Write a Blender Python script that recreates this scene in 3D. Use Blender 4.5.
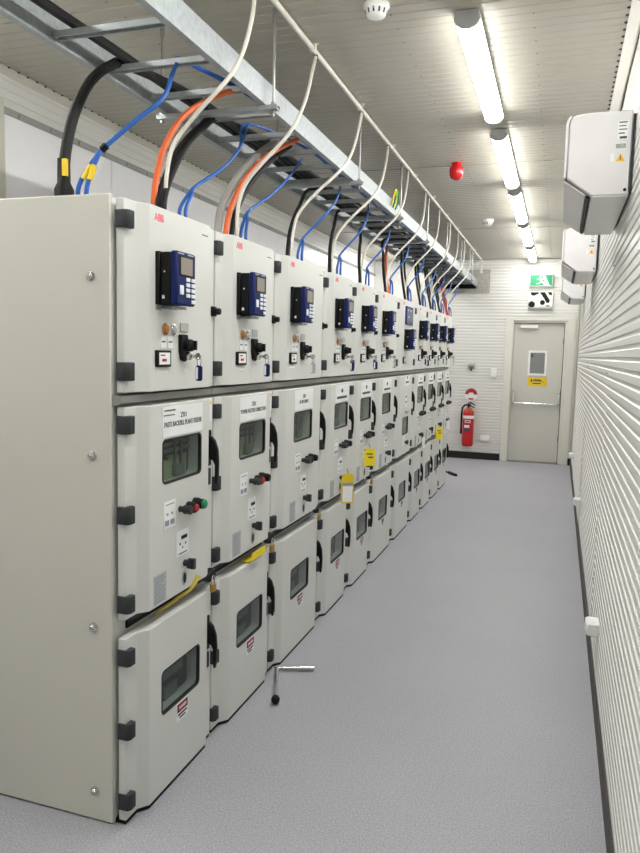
import bpy, bmesh, math, random
from mathutils import Vector, Matrix

random.seed(7)
S = bpy.context.scene
COL = S.collection
for o in list(bpy.data.objects):
    bpy.data.objects.remove(o)

# ------------------------------------------------------------------ camera
FPX = 714.637
CAM = Vector((1.416, -2.046, 1.702))
YAW, PIT, ROLL = math.radians(-18.296), math.radians(-5.998), math.radians(1.433)
FWD = Vector((math.sin(YAW)*math.cos(PIT), math.cos(YAW)*math.cos(PIT), math.sin(PIT)))
_r = FWD.cross(Vector((0, 0, 1))).normalized(); _u = _r.cross(FWD)
RGT = math.cos(ROLL)*_r + math.sin(ROLL)*_u
UPV = -math.sin(ROLL)*_r + math.cos(ROLL)*_u
cd = bpy.data.cameras.new('camera'); co = bpy.data.objects.new('camera', cd); COL.objects.link(co)
cd.sensor_fit = 'HORIZONTAL'; cd.sensor_width = 36; cd.lens = FPX*36/640; cd.clip_start = .02
m3 = Matrix((RGT, UPV, -FWD)).transposed()
co.matrix_world = Matrix.Translation(CAM) @ m3.to_4x4()
S.camera = co

def hit(px, py, ax, v):
    """3D point where the ray of photo pixel (px,py) meets the plane axis=v."""
    d = FWD + RGT*(px-320)/FPX - UPV*(py-426.5)/FPX
    return CAM + d*((v-CAM[ax])/d[ax])

# ------------------------------------------------------------------ light and exposure
w = bpy.data.worlds.new('world'); S.world = w; w.use_nodes = True
w.node_tree.nodes['Background'].inputs[0].default_value = (.9, .95, 1, 1)
w.node_tree.nodes['Background'].inputs[1].default_value = .3
S.view_settings.view_transform = 'Standard'; S.view_settings.look = 'None'
S.view_settings.gamma = 1; S.view_settings.use_curve_mapping = False
S.view_settings.exposure = 0.66
LAMP_STRENGTH = 24.0
LAMP_COLOR = (1, .995, .97)

# ------------------------------------------------------------------ dimensions
XL, XR, YB, YE, ZC = -1.62, 1.68, -4.4, 9.862, 3.232
G = [0, .66, 1.315, 2.10, 2.73, 3.36, 4.14, 4.93, 5.565, 6.18, 6.80, 7.44]
TOPZ = 2.19

# ------------------------------------------------------------------ materials
def lin(c):
    return tuple((x/12.92 if x <= .04045 else ((x+.055)/1.055)**2.4) for x in c)
def hexc(h):
    return lin(tuple(int(h[i:i+2], 16)/255 for i in (0, 2, 4)))
MATS = {}
def M(name, h, rough=.5, metal=0., var=.04, scale=6., bump=0., bscale=200., spec=.5):
    m = bpy.data.materials.new(name); m.use_nodes = True
    nt = m.node_tree; b = nt.nodes['Principled BSDF']
    c = hexc(h)
    tc = nt.nodes.new('ShaderNodeTexCoord')
    n = nt.nodes.new('ShaderNodeTexNoise'); n.inputs['Scale'].default_value = scale; n.inputs['Detail'].default_value = 4
    nt.links.new(tc.outputs['Object'], n.inputs['Vector'])
    r = nt.nodes.new('ShaderNodeValToRGB')
    r.color_ramp.elements[0].position = .3; r.color_ramp.elements[1].position = .7
    r.color_ramp.elements[0].color = tuple(x*(1-var) for x in c)+(1,)
    r.color_ramp.elements[1].color = tuple(min(1, x*(1+var)) for x in c)+(1,)
    nt.links.new(n.outputs['Fac'], r.inputs['Fac']); nt.links.new(r.outputs['Color'], b.inputs['Base Color'])
    b.inputs['Roughness'].default_value = rough; b.inputs['Metallic'].default_value = metal
    b.inputs['Specular IOR Level'].default_value = spec
    if bump:
        n2 = nt.nodes.new('ShaderNodeTexNoise'); n2.inputs['Scale'].default_value = bscale
        nt.links.new(tc.outputs['Object'], n2.inputs['Vector'])
        bp = nt.nodes.new('ShaderNodeBump'); bp.inputs['Strength'].default_value = bump; bp.inputs['Distance'].default_value = .002
        nt.links.new(n2.outputs['Fac'], bp.inputs['Height']); nt.links.new(bp.outputs['Normal'], b.inputs['Normal'])
    MATS[name] = m
    return m
M('cab', 'd7d8d4', .42, 0, .012, 2, .06, 300)
M('cab_side', 'd0cfc4', .45, 0, .012, 2, .06, 300)
M('seam', '8f908c', .45, .3)
M('hinge', '35383a', .55, spec=.3)
M('black', '0d0e0f', .5, spec=.25)
M('gasket', '1d1f20', .6)
M('dark', '3c4443', .6)
M('relay_blue', '15235a', .55, spec=.2)
M('screen', '8d8478', .3)
M('meter_screen', '34456f', .25)
M('button', 'e8ebf2', .45)
M('white', 'f0f0ec', .5)
M('plate_white', 'eff1f1', .45)
M('print', '4a4c50', .7)
M('print_blue', '8f97a8', .7, 0, .1, 80)
M('red', 'c0141d', .4)
M('danger_red', 'a8232b', .5)
M('logo_red', 'e4757c', .5)
M('amber', 'a8702a', .25)
M('chrome', 'c9c9c9', .18, 1)
M('steel', '9c9c98', .35, 1)
M('yellow', 'f7e016', .5)
M('sign_yellow', 'e8c61a', .5)
M('tag_cream', 'ded9b4', .6)
M('strap', 'cdbb45', .5)
M('brass', 'b8914a', .3, .9)
M('green', '1f8a5d', .4)
M('exit_green', '159663', .4)
M('blue_cable', '1d5cb0', .45)
M('orange_cable', 'd8632a', .45)
M('grey_cable', '97958f', .5)
M('black_cable', '151517', .55, spec=.3)
M('conduit', 'd9d6ca', .45)
M('wall', 'dddcd7', .38, 0, .02, 1.5)
M('wall_white', 'fafafc', .3, 0, .02, 8, .25, 60)
M('ceiling', 'b3afa3', .30, 0, .02, 1.5)  # same paint as the walls, darkened to carry the ceiling's dimmer light
M('trim', 'cbc8bc', .4, 0, .02)
M('door', 'cfcdc4', .4, 0, .012, 2)
M('doorframe', 'dddbd0', .4, 0, .012, 2)
M('skirt', '3a342e', .55)
M('skirt_black', '141414', .5)
M('ac', 'e3e1e2', .35)
M('ac_grey', 'cbc9c6', .3)
M('galv', '9da3a5', .45, .4, .13, 40)
M('galv_dark', 'a3a9aa', .45, .4, .12, 40)
M('plate_grey', 'a9a69d', .6, 0, .15, 30)
M('breaker_tan', 'a9ae86', .5)
M('breaker_grey', '6f7b79', .5)
M('tri_yellow', 'f2bd12', .5)
M('grey_plastic', 'b5b6b4', .5)
M('siren', 'c4121c', .25)
M('glass_fill', '8f9290', .25)

def glass(name, tint, gl):
    m = bpy.data.materials.new(name); m.use_nodes = True; nt = m.node_tree; nt.nodes.clear()
    o = nt.nodes.new('ShaderNodeOutputMaterial'); mx = nt.nodes.new('ShaderNodeMixShader')
    t = nt.nodes.new('ShaderNodeBsdfTransparent'); t.inputs[0].default_value = tint+(1,)
    g = nt.nodes.new('ShaderNodeBsdfGlossy'); g.inputs['Roughness'].default_value = .04
    g.inputs[0].default_value = (.9, .9, .9, 1)
    fr = nt.nodes.new('ShaderNodeFresnel'); fr.inputs[0].default_value = gl
    ge = nt.nodes.new('ShaderNodeNewGeometry'); sb = nt.nodes.new('ShaderNodeMath'); sb.operation = 'SUBTRACT'; sb.inputs[0].default_value = 1
    ml = nt.nodes.new('ShaderNodeMath'); ml.operation = 'MULTIPLY'
    nt.links.new(ge.outputs['Backfacing'], sb.inputs[1]); nt.links.new(sb.outputs[0], ml.inputs[0]); nt.links.new(fr.outputs[0], ml.inputs[1])
    nt.links.new(ml.outputs[0], mx.inputs[0]); nt.links.new(t.outputs[0], mx.inputs[1]); nt.links.new(g.outputs[0], mx.inputs[2])
    nt.links.new(mx.outputs[0], o.inputs[0]); MATS[name] = m
glass('pane', (.74, .79, .77), 1.45)

def emis(name, col, s):
    m = bpy.data.materials.new(name); m.use_nodes = True; b = m.node_tree.nodes['Principled BSDF']
    b.inputs['Base Color'].default_value = (.9, .9, .9, 1); b.inputs['Emission Color'].default_value = col+(1,)
    b.inputs['Emission Strength'].default_value = s; MATS[name] = m
emis('lamp', LAMP_COLOR, LAMP_STRENGTH)

def floor_mat():
    m = bpy.data.materials.new('floor'); m.use_nodes = True; nt = m.node_tree; b = nt.nodes['Principled BSDF']
    tc = nt.nodes.new('ShaderNodeTexCoord')
    def noise(sc, det=3):
        n = nt.nodes.new('ShaderNodeTexNoise'); n.inputs['Scale'].default_value = sc; n.inputs['Detail'].default_value = det
        nt.links.new(tc.outputs['Object'], n.inputs['Vector']); return n
    def ramp(src, stops):
        r = nt.nodes.new('ShaderNodeValToRGB'); e = r.color_ramp.elements
        e[0].position, e[0].color = stops[0]; e[1].position, e[1].color = stops[-1]
        for p_, c_ in stops[1:-1]:
            k = e.new(p_); k.color = c_
        nt.links.new(src, r.inputs['Fac']); return r
    n1 = noise(150, 2)
    c = [hexc(x)+(1,) for x in ('929398', 'a2a2a8', 'adadb3', 'bcbcc2')]
    r1 = ramp(n1.outputs['Fac'], [(.30, c[0]), (.44, c[1]), (.58, c[2]), (.72, c[3])])
    v = nt.nodes.new('ShaderNodeTexVoronoi'); v.inputs['Scale'].default_value = 110
    nt.links.new(tc.outputs['Object'], v.inputs['Vector'])
    lt = ramp(v.outputs['Distance'], [(.10, (1, 1, 1, 1)), (.17, (0, 0, 0, 1))])
    mx = nt.nodes.new('ShaderNodeMix'); mx.data_type = 'RGBA'
    nt.links.new(lt.outputs['Color'], mx.inputs[0]); nt.links.new(r1.outputs['Color'], mx.inputs[6])
    mx.inputs[7].default_value = hexc('cfcdcd')+(1,)
    n2 = noise(1.3, 4); r2 = ramp(n2.outputs['Fac'], [(.3, (.93, .93, .93, 1)), (.7, (1.0, 1.0, 1.0, 1))])
    mm = nt.nodes.new('ShaderNodeMix'); mm.data_type = 'RGBA'; mm.blend_type = 'MULTIPLY'; mm.inputs[0].default_value = 1
    nt.links.new(mx.outputs[2], mm.inputs[6]); nt.links.new(r2.outputs['Color'], mm.inputs[7])
    nt.links.new(mm.outputs[2], b.inputs['Base Color'])
    b.inputs['Roughness'].default_value = .5; b.inputs['Specular IOR Level'].default_value = .35
    bp = nt.nodes.new('ShaderNodeBump'); bp.inputs['Strength'].default_value = .04; bp.inputs['Distance'].default_value = .001
    nt.links.new(n1.outputs['Fac'], bp.inputs['Height']); nt.links.new(bp.outputs['Normal'], b.inputs['Normal'])
    MATS['floor'] = m
floor_mat()

# ------------------------------------------------------------------ mesh helpers
class MB:
    def __init__(s): s.v = []; s.f = []
    def add(s, vs, fs):
        o = len(s.v); s.v += [tuple(x) for x in vs]; s.f += [tuple(i+o for i in f) for f in fs]; return s
    def box(s, x0, x1, y0, y1, z0, z1):
        return s.add([(x0,y0,z0),(x1,y0,z0),(x1,y1,z0),(x0,y1,z0),(x0,y0,z1),(x1,y0,z1),(x1,y1,z1),(x0,y1,z1)],
                     [(0,3,2,1),(4,5,6,7),(0,1,5,4),(1,2,6,5),(2,3,7,6),(3,0,4,7)])
    def prism(s, poly, ax, a, b):
        def P(p, t):
            return {'z': (p[0], p[1], t), 'y': (p[0], t, p[1]), 'x': (t, p[0], p[1])}[ax]
        n = len(poly)
        return s.add([P(p, a) for p in poly]+[P(p, b) for p in poly],
                     [tuple(range(n)), tuple(range(2*n-1, n-1, -1))]+[(i, i+n, (i+1) % n+n, (i+1) % n) for i in range(n)])
    def lathe(s, prof, c, ax, seg=16):
        """prof: (radius, height) along axis."""
        c = Vector(c); vs = []; fs = []
        for r, h in prof:
            for k in range(seg):
                a = 2*math.pi*k/seg; p = (r*math.cos(a), r*math.sin(a))
                vs.append({'z': (c.x+p[0], c.y+p[1], c.z+h), 'y': (c.x+p[0], c.y+h, c.z+p[1]), 'x': (c.x+h, c.y+p[0], c.z+p[1])}[ax])
        for i in range(len(prof)-1):
            for k in range(seg):
                fs.append((i*seg+k, i*seg+(k+1) % seg, (i+1)*seg+(k+1) % seg, (i+1)*seg+k))
        fs.append(tuple(range(seg))); fs.append(tuple(range((len(prof)-1)*seg, len(prof)*seg)))
        return s.add(vs, fs)
    def cyl(s, c, ax, r, h, seg=14): return s.lathe([(r, 0), (r, h)], c, ax, seg)
    def tube(s, path, r, seg=8, cap=True):
        P = [Vector(p) for p in path]; n = len(P); vs = []; fs = []
        t0 = (P[1]-P[0]).normalized()
        a = Vector((0, 0, 1)) if abs(t0.z) < .9 else Vector((1, 0, 0))
        u = t0.cross(a).normalized()
        for i in range(n):
            t = (P[min(i+1, n-1)]-P[max(i-1, 0)]).normalized()
            u = (u-t*u.dot(t)).normalized(); w_ = t.cross(u)
            rr = r[i] if isinstance(r, (list, tuple)) else r
            for k in range(seg):
                an = 2*math.pi*k/seg; vs.append(P[i]+u*rr*math.cos(an)+w_*rr*math.sin(an))
        for i in range(n-1):
            for k in range(seg):
                fs.append((i*seg+k, i*seg+(k+1) % seg, (i+1)*seg+(k+1) % seg, (i+1)*seg+k))
        if cap: fs.append(tuple(range(seg))); fs.append(tuple(range((n-1)*seg, n*seg)))
        return s.add(vs, fs)
    def mesh(s, name, bevel=0., smooth=True, ang=.7):
        me = bpy.data.meshes.new(name); me.from_pydata(s.v, [], s.f)
        bm = bmesh.new(); bm.from_mesh(me)
        bmesh.ops.recalc_face_normals(bm, faces=bm.faces)
        if bevel:
            es = [e for e in bm.edges if len(e.link_faces) == 2 and e.calc_face_angle(0) > .5]
            bmesh.ops.bevel(bm, geom=es, offset=bevel, segments=1, affect='EDGES', clamp_overlap=True)
        if smooth:
            for f in bm.faces: f.smooth = True
            for e in bm.edges:
                if len(e.link_faces) != 2 or e.calc_face_angle(0) > ang: e.smooth = False
        bm.to_mesh(me); bm.free()
        return me

def rrect(y0, y1, z0, z1, r, n=4):
    pts = []
    for cx, cz, a0 in ((y1-r, z1-r, 0), (y0+r, z1-r, 90), (y0+r, z0+r, 180), (y1-r, z0+r, 270)):
        for k in range(n+1):
            a = math.radians(a0+90*k/n); pts.append((cx+r*math.cos(a), cz+r*math.sin(a)))
    return pts

def link(name, data, parent=None, loc=None, rot=None):
    o = bpy.data.objects.new(name, data); COL.objects.link(o)
    if parent is not None: o.parent = parent
    if loc is not None: o.location = loc
    if rot is not None: o.rotation_euler = rot
    return o
def setmat(me, m):
    me.materials.clear(); me.materials.append(MATS[m])
def part(name, mb, m, parent=None, loc=None, bevel=0., rot=None, ang=.7, label=None):
    me = mb.mesh(name, bevel, ang=ang); setmat(me, m)
    o = link(name, me, parent, loc, rot)
    if label: o['label'] = label
    return o
CACHE = {}
def cpart(name, key, fn, m, parent, loc=None, bevel=0., rot=None, label=None):
    """a part whose mesh is shared by all parts with the same key"""
    k = (name, key, m)
    if k not in CACHE:
        me = fn().mesh(name, bevel); setmat(me, m); CACHE[k] = me
    o = link(name, CACHE[k], parent, loc, rot)
    if label: o['label'] = label
    return o
def tag(o, label, cat, group=None):
    o['label'] = label; o['category'] = cat
    if group: o['group'] = group
    return o
def thing(name, label, cat, loc=(0, 0, 0), group=None, rot=None):
    return tag(link(name, None, None, loc, rot), label, cat, group)
def struct(o):
    o['kind'] = 'structure'; return o

TXT = {}
def text(name, s, size, m, parent, loc, facing='x', bold=.0, width=None, align='CENTER'):
    """flat lettering as mesh; facing 'x' reads along +Y, facing '-y' reads along +X"""
    k = (s, size, m, bold, align)
    if k not in TXT:
        cu = bpy.data.curves.new('lettering', 'FONT'); cu.body = s; cu.size = size; cu.align_x = align; cu.align_y = 'CENTER'
        cu.resolution_u = 2; cu.offset = bold; cu.extrude = .0004
        t = bpy.data.objects.new('t', cu); COL.objects.link(t)
        bpy.context.view_layer.update()
        me = bpy.data.meshes.new_from_object(t.evaluated_get(bpy.context.evaluated_depsgraph_get()))
        bpy.data.objects.remove(t); me.name = 'lettering'; setmat(me, m); TXT[k] = me
    me = TXT[k]
    o = link(name, me, parent, loc)
    if facing == 'x': o.rotation_euler = (math.pi/2, 0, math.pi/2)
    else: o.rotation_euler = (math.pi/2, 0, 0)
    if width:
        xs = [v.co.x for v in me.vertices]; wd = max(xs)-min(xs)
        if wd > 0: o.scale = (width/wd, 1, 1)
    return o

ORD = ['first', 'second', 'third', 'fourth', 'fifth', 'sixth', 'seventh', 'eighth', 'ninth', 'tenth', 'eleventh']

# ------------------------------------------------------------------ the room
struct(part('floor', MB().box(XL-.1, XR+.1, YB-.1, YE+.35, -.1, 0), 'floor'))

def ribs(a0, a1, pitch=.0505, d=.0055, phase=0.):
    """rib profile from a0 to a1: list of (coordinate, outward depth)"""
    pts = [(a0, 0)]; a = a0+phase
    while a+pitch*.76 < a1:
        pts += [(a+.02*pitch, 0), (a+.10*pitch, d), (a+.66*pitch, d), (a+.74*pitch, 0)]; a += pitch
    pts.append((a1, 0)); return [p for i, p in enumerate(pts) if i == 0 or p[0] > pts[i-1][0]+1e-6]

def ribbed(name, prof, fn, b0, b1, m, parent):
    """extrude the rib profile between b0 and b1; fn(a, depth, b) -> xyz"""
    mb = MB(); n = len(prof)
    mb.add([fn(a, d, b0) for a, d in prof]+[fn(a, d, b1) for a, d in prof], [(i, i+1, n+i+1, n+i) for i in range(n-1)])
    me = mb.mesh(name, 0, smooth=False); setmat(me, m)
    return link(name, me, parent)

# right wall: horizontal ribs running along the aisle, sheets lapped at vertical joints
wr = struct(part('wall_right', MB().box(XR+.012, XR+.1, YB, YE, 0, ZC), 'wall'))
ys = [YB, -.6, 2.35, 5.3, 8.2, YE]
for k in range(5):
    lap = .0045*(k % 2)
    ribbed('wall_sheet', ribs(.09, ZC-.03), lambda a, d, b, l=lap: (XR+.009-d-l, b, a), ys[k]-(.03 if k else 0), ys[k+1], 'wall', wr)
rv = MB()
for yy in ys[1:-1]:
    z = .12
    while z < 3.1: rv.lathe([(.006, 0), (.004, -.004)], (XR-.002, yy-.015, z), 'x', 6); z += .3
o = part('rivet_row', rv, 'steel', wr); o['kind'] = 'stuff'

# end wall with the doorway
DX0, DX1, DZ1 = .68, 1.515, 2.28
we = struct(part('wall_end', MB().box(XL, DX0, YE+.012, YE+.3, 0, ZC).box(DX1, XR+.1, YE+.012, YE+.3, 0, ZC).box(DX0, DX1, YE+.012, YE+.3, DZ1, ZC), 'wall'))
fe = lambda a, d, b: (b, YE+.009-d, a)
for a0, a1, b0, b1 in ((.11, ZC, XL, .58), (.11, 2.32, 1.63, XR), (2.32, ZC, .58, XR)):
    n0 = .11+math.ceil((a0-.11)/.0505)*.0505
    pr = ribs(n0, a1)
    if a0 < n0: pr = [(a0, 0)]+pr
    ribbed('wall_sheet', pr, fe, b0, b1, 'wall', we)

# back wall behind the camera
wb = struct(part('wall_back', MB().box(XL, XR+.1, YB-.1, YB-.002, 0, ZC), 'wall'))
ribbed('wall_sheet', ribs(.06, ZC), lambda a, d, b: (b, YB+d, a), XL, XR, 'wall', wb)

# left wall: ribbed head strip over bright white panels
wl = struct(part('wall_left', MB().box(XL-.1, XL-.012, YB, YE, 0, ZC), 'wall'))
ribbed('wall_sheet', ribs(3.02, ZC-.02, .0505, .006), lambda a, d, b: (XL-.008+d, b, a), YB, YE, 'wall', wl)
ribbed('wall_sheet', ribs(.06, 3.02), lambda a, d, b: (XL-.008+d, b, a), YB, 1.30, 'wall', wl)
part('wall_pilaster', MB().box(XL-.01, XL+.03, 1.2, 1.315, 0, 3.06), 'trim', wl, bevel=.003)
yy = 1.325; k = 0
while yy < YE-.05:
    y1 = min(yy+1.04, YE-.002)
    part('wall_panel', MB().box(XL-.012, XL+.004, yy, y1-.006, 0, 3.0), 'wall_white', wl, bevel=.002)
    yy = y1
    k += 1
    if k > 20: break

# head trim over the white panels with screws
t = struct(part('trim_1', MB().prism([(XL-.01, 2.985), (XL+.014, 2.985), (XL+.02, 3.02), (XL-.01, 3.02)], 'y', 1.315, YE), 'seam'))
sc = MB(); y = 1.45
while y < YE: sc.lathe([(.014, 0), (.012, .006), (.004, .01)], (XL+.017, y, 3.0), 'x', 8); y += .27
o = part('screw_row', sc, 'steel', t); o['kind'] = 'stuff'

# ceiling, ribs running across the room, three sheets lapped along the room
ce = struct(part('ceiling', MB().box(XL-.1, XR+.1, YB, YE+.3, ZC+.012, ZC+.1), 'ceiling'))
pc = ribs(YB, YE, .075, .0028)
for b0, b1 in ((XL, -.6), (-.6, .60), (.60, XR)):
    ribbed('ceiling_sheet', pc, lambda a, d, b: (b, a, ZC+.006-d), b0, b1, 'ceiling', ce)
for k, y in enumerate((.9, 4.0, 7.0)):
    part('joint_strip', MB().box(XL, XR, y, y+.04, ZC-.002, ZC+.008), 'ceiling', ce)
sc = MB()
for x in (.60, 1.22, -.6):
    y = -.5
    while y < YE: sc.lathe([(.006, 0), (.004, -.004)], (x, y, ZC+.002), 'z', 6); y += .15
o = part('screw_row', sc, 'seam', ce); o['kind'] = 'stuff'

# coves between walls and ceiling
c1 = struct(part('trim_2', MB().prism([(XR-.055, ZC+.004), (XR-.055, ZC-.004), (XR-.012, ZC-.045), (XR-.004, ZC-.045), (XR+.01, ZC+.004)], 'y', YB, YE), 'trim'))
c2 = struct(part('trim_3', MB().prism([(XL+.03, ZC+.004), (XL+.03, ZC-.004), (XL+.004, ZC-.035), (XL-.01, ZC-.035), (XL-.01, ZC+.004)], 'y', YB, YE), 'trim'))
for c, x in ((c1, XR-.062), (c2, XL+.036)):
    sc = MB(); y = -.6
    while y < YE: sc.lathe([(.008, 0), (.006, -.005)], (x, y, ZC+.001), 'z', 6); y += .075
    o = part('screw_row', sc, 'hinge', c); o['kind'] = 'stuff'
struct(part('trim_4', MB().box(XR-.03, XR-.004, YE-.03, YE-.004, .11, ZC-.05), 'trim', bevel=.004))

# skirtings
struct(part('baseboard_right', MB().prism([(XR-.012, 0), (XR+.01, 0), (XR+.01, .092), (XR-.008, .092)], 'y', YB, YE-.02), 'skirt'))
struct(part('baseboard_end', MB().box(XL, .585, YE-.012, YE+.011, 0, .11).box(1.625, XR-.013, YE-.012, YE+.011, 0, .11), 'skirt_black'))

# ------------------------------------------------------------------ end door
d = struct(link('door_1', None, None, (0, YE, 0)))
d['label'] = 'grey steel exit door with vision panel and push bar in end wall'
YL = .075
part('architrave', MB().prism([(.575, 0), (.69, 0), (.69, 2.27), (1.51, 2.27), (1.51, 0), (1.635, 0), (1.635, 2.315), (.575, 2.315)], 'y', -.012, .02), 'doorframe', d, bevel=.003)
part('jamb', MB().box(.68, .70, .02, .2, 0, 2.27).box(1.475, 1.512, .02, .2, 0, 2.27).box(.70, 1.475, .02, .2, 2.235, 2.27), 'doorframe', d)
lf = part('leaf', MB().box(.705, 1.47, YL, YL+.045, .012, 2.23), 'door', d, bevel=.003)
part('gap_shade', MB().box(1.466, 1.478, YL-.01, YL+.03, .012, 2.235).box(.70, 1.47, YL-.004, YL+.03, 2.228, 2.236), 'gasket', d)  # black strips stand in for the dark gap round the leaf
part('threshold', MB().box(.69, 1.49, .0, .2, 0, .01), 'steel', d)
part('window_frame', MB().box(.945, .975, YL-.014, YL, 1.40, 1.80).box(1.20, 1.235, YL-.014, YL, 1.40, 1.80).box(.975, 1.20, YL-.014, YL, 1.40, 1.435).box(.975, 1.20, YL-.014, YL, 1.765, 1.80), 'white', d, bevel=.003)
part('window_pane', MB().box(.975, 1.20, YL-.005, YL-.001, 1.435, 1.765), 'glass_fill', d)
wm = MB()
for k in range(1, 6): wm.box(.975+k*.0375-.001, .975+k*.0375+.001, YL-.007, YL-.005, 1.435, 1.765)
for k in range(1, 9): wm.box(.975, 1.20, YL-.007, YL-.005, 1.435+k*.0367-.001, 1.435+k*.0367+.001)
wm.box(.985, 1.02, YL-.0065, YL-.005, 1.69, 1.75)
part('wire_mesh', wm, 'print', d)
pb = part('push_bar', MB().cyl((.75, YL-.075, .955), 'x', .014, .70, 10), 'chrome', d)
for x in (.745, 1.445): part('bracket', MB().prism([(YL, 1.14), (YL, .93), (YL-.09, .93), (YL-.09, .98), (YL-.045, 1.12)], 'x', x-.02, x+.02), 'steel', pb, bevel=.004)
part('door_closer', MB().box(.80, 1.07, YL-.055, YL, 2.15, 2.205), 'white', d, bevel=.006)
for z in (.35, 1.1, 1.9): part('hinge', MB().cyl((1.472, YL-.008, z), 'z', .011, .1, 8), 'hinge', d)
kick = part('kick_seam', MB().box(.71, 1.465, YL-.002, YL, .905, .908), 'grey_plastic', d)

sg = thing('warning_sign', 'yellow notice plate screwed to grey exit door under its window', 'sign', (1.1, YE+YL, 1.302))
part('plate', MB().box(-.148, .148, -.004, -.0005, -.072, .072), 'sign_yellow', sg, bevel=.001)
part('print', MB().box(-.06, .06, -.0046, -.004, .012, .038).box(-.10, -.075, -.0046, -.004, -.005, .04).box(.04, .1, -.0046, -.004, .0, .008).box(-.07, .055, -.0046, -.004, -.035, -.015), 'print', sg)

# ------------------------------------------------------------------ end wall fittings
def exit_sign():
    e = thing('exit_sign', 'green and white running person exit sign above the exit door', 'sign', (1.08, YE-.002, 2.893))
    part('housing', MB().box(-.178, .178, -.07, 0, -.095, .095), 'white', e, bevel=.008)
    part('face', MB().box(-.165, .165, -.0735, -.07, -.08, .08), 'exit_green', e)
    f = MB(); y0, y1 = -.0755, -.0735
    f.prism([(.01, .08), (.05, .08), (.13, -.08), (.075, -.08)], 'y', y0, y1)
    part('door_stripe', f, 'white', e)
    f = MB()
    f.lathe([(.016, 0), (.016, -.0025)], (-.012, y1, .052), 'y', 12)
    f.prism([(-.045, .035), (.0, .03), (.02, -.01), (-.012, -.022)], 'y', y0-.0006, y1)
    f.prism([(-.012, -.022), (.02, -.012), (.05, -.045), (.07, -.07), (.05, -.075), (.02, -.045)], 'y', y0-.0006, y1)
    f.prism([(-.012, -.022), (.008, -.02), (-.02, -.055), (-.075, -.062), (-.075, -.045), (-.03, -.042)], 'y', y0-.0006, y1)
    f.prism([(-.045, .035), (-.03, .022), (-.055, .0), (-.07, .005)], 'y', y0-.0006, y1)
    f.prism([(.0, .03), (.008, .018), (.045, .005), (.05, .016)], 'y', y0-.0006, y1)
    part('running_figure', f, 'white', e)
exit_sign()
e = thing('evacuation_sign', 'black and white pictogram light box under the green exit sign', 'sign', (1.085, YE-.002, 2.605))
part('housing', MB().box(-.185, .185, -.055, 0, -.125, .115), 'white', e, bevel=.008)
part('diffuser_base', MB().box(-.18, .18, -.06, -.002, -.15, -.127), 'grey_plastic', e, bevel=.004)
y0, y1 = -.0585, -.055
part('pictogram', MB().prism([(-.16, .105), (-.02, .105), (-.03, .085), (-.10, .05), (-.14, .055)], 'y', y0, y1)
     .prism([(-.02, .105), (.06, .105), (.14, -.02), (.13, -.06), (.09, -.06), (.05, .01)], 'y', y0, y1)
     .prism([(.10, .105), (.165, .105), (.165, .055), (.13, .06)], 'y', y0, y1)
     .lathe([(.05, 0), (.05, -.0035)], (-.13, y1, -.085), 'y', 14).lathe([(.038, 0), (.038, -.0035)], (.03, y1, -.055), 'y', 14)
     .prism([(.08, -.1), (.14, -.1), (.13, -.115), (.09, -.115)], 'y', y0, y1), 'black', e)

x = thing('fire_extinguisher', 'red fire extinguisher with white band hung on ribbed end wall', 'extinguisher', (.062, YE-.105, .22))
part('cylinder', MB().lathe([(.07, 0), (.088, .02), (.09, .05), (.09, .53), (.08, .57), (.05, .605), (.03, .62), (.03, .635)], (0, 0, 0), 'z', 24), 'red', x)
part('white_band', MB().lathe([(.0908, .455), (.0908, .505)], (0, 0, 0), 'z', 24), 'white', x)
pl = part('label', MB().lathe([(.0906, .22), (.0906, .445)], (0, 0, 0), 'z', 24), 'red', x)
part('label_print', MB().prism([(-.045, .39), (.045, .39), (.045, .43), (-.045, .43)], 'y', -.0925, -.07).prism([(-.05, .31), (.03, .31), (.03, .35), (-.05, .35)], 'y', -.0925, -.07), 'plate_white', pl)
part('label_text', MB().prism([(-.05, .255), (.05, .255), (.05, .295), (-.05, .295)], 'y', -.0935, -.07).prism([(-.035, .40), (.035, .40), (.035, .42), (-.035, .42)], 'y', -.0935, -.07), 'print', pl)
vv = part('valve', MB().cyl((0, 0, .63), 'z', .022, .045, 12).box(-.02, .035, -.02, .02, .655, .69), 'black', x)
part('lever', MB().prism([(-.02, .69), (.03, .70), (.10, .665), (.10, .68), (.03, .725), (-.02, .71)], 'y', -.012, .012).prism([(.02, .655), (.09, .625), (.095, .64), (.03, .67)], 'y', -.012, .012), 'black', vv)
part('pull_tag', MB().prism([(.01, .66), (.055, .63), (.07, .54), (.03, .56)], 'y', -.09, -.085), 'amber', x)
part('hose', MB().tube([(-.01, 0, .67), (-.06, -.01, .675), (-.1, -.01, .63), (-.112, 0, .53), (-.112, 0, .35), (-.11, 0, .2)], [.014]*4+[.014, .017], 8), 'black', x)
part('wall_bracket', MB().box(-.03, .03, .085, .105, .3, .56), 'steel', x)

s_ = thing('extinguisher_sign', 'round red and white location disc above the fire extinguisher', 'sign', (.078, YE-.002, 1.062))
part('disc', MB().lathe([(.105, 0), (.105, -.004)], (0, 0, 0), 'y', 28), 'white', s_)
up = [(.10*math.cos(a), .10*math.sin(a)) for a in [math.pi*k/14 for k in range(15)]]
part('red_arc', MB().prism(up+[(-.045, .0), (-.03, .03), (.03, .03), (.045, .0)], 'y', -.0052, -.004).prism([(-.045, -.06), (.045, -.06), (.03, -.088), (-.03, -.088)], 'y', -.0052, -.004), 'danger_red', s_)

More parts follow.
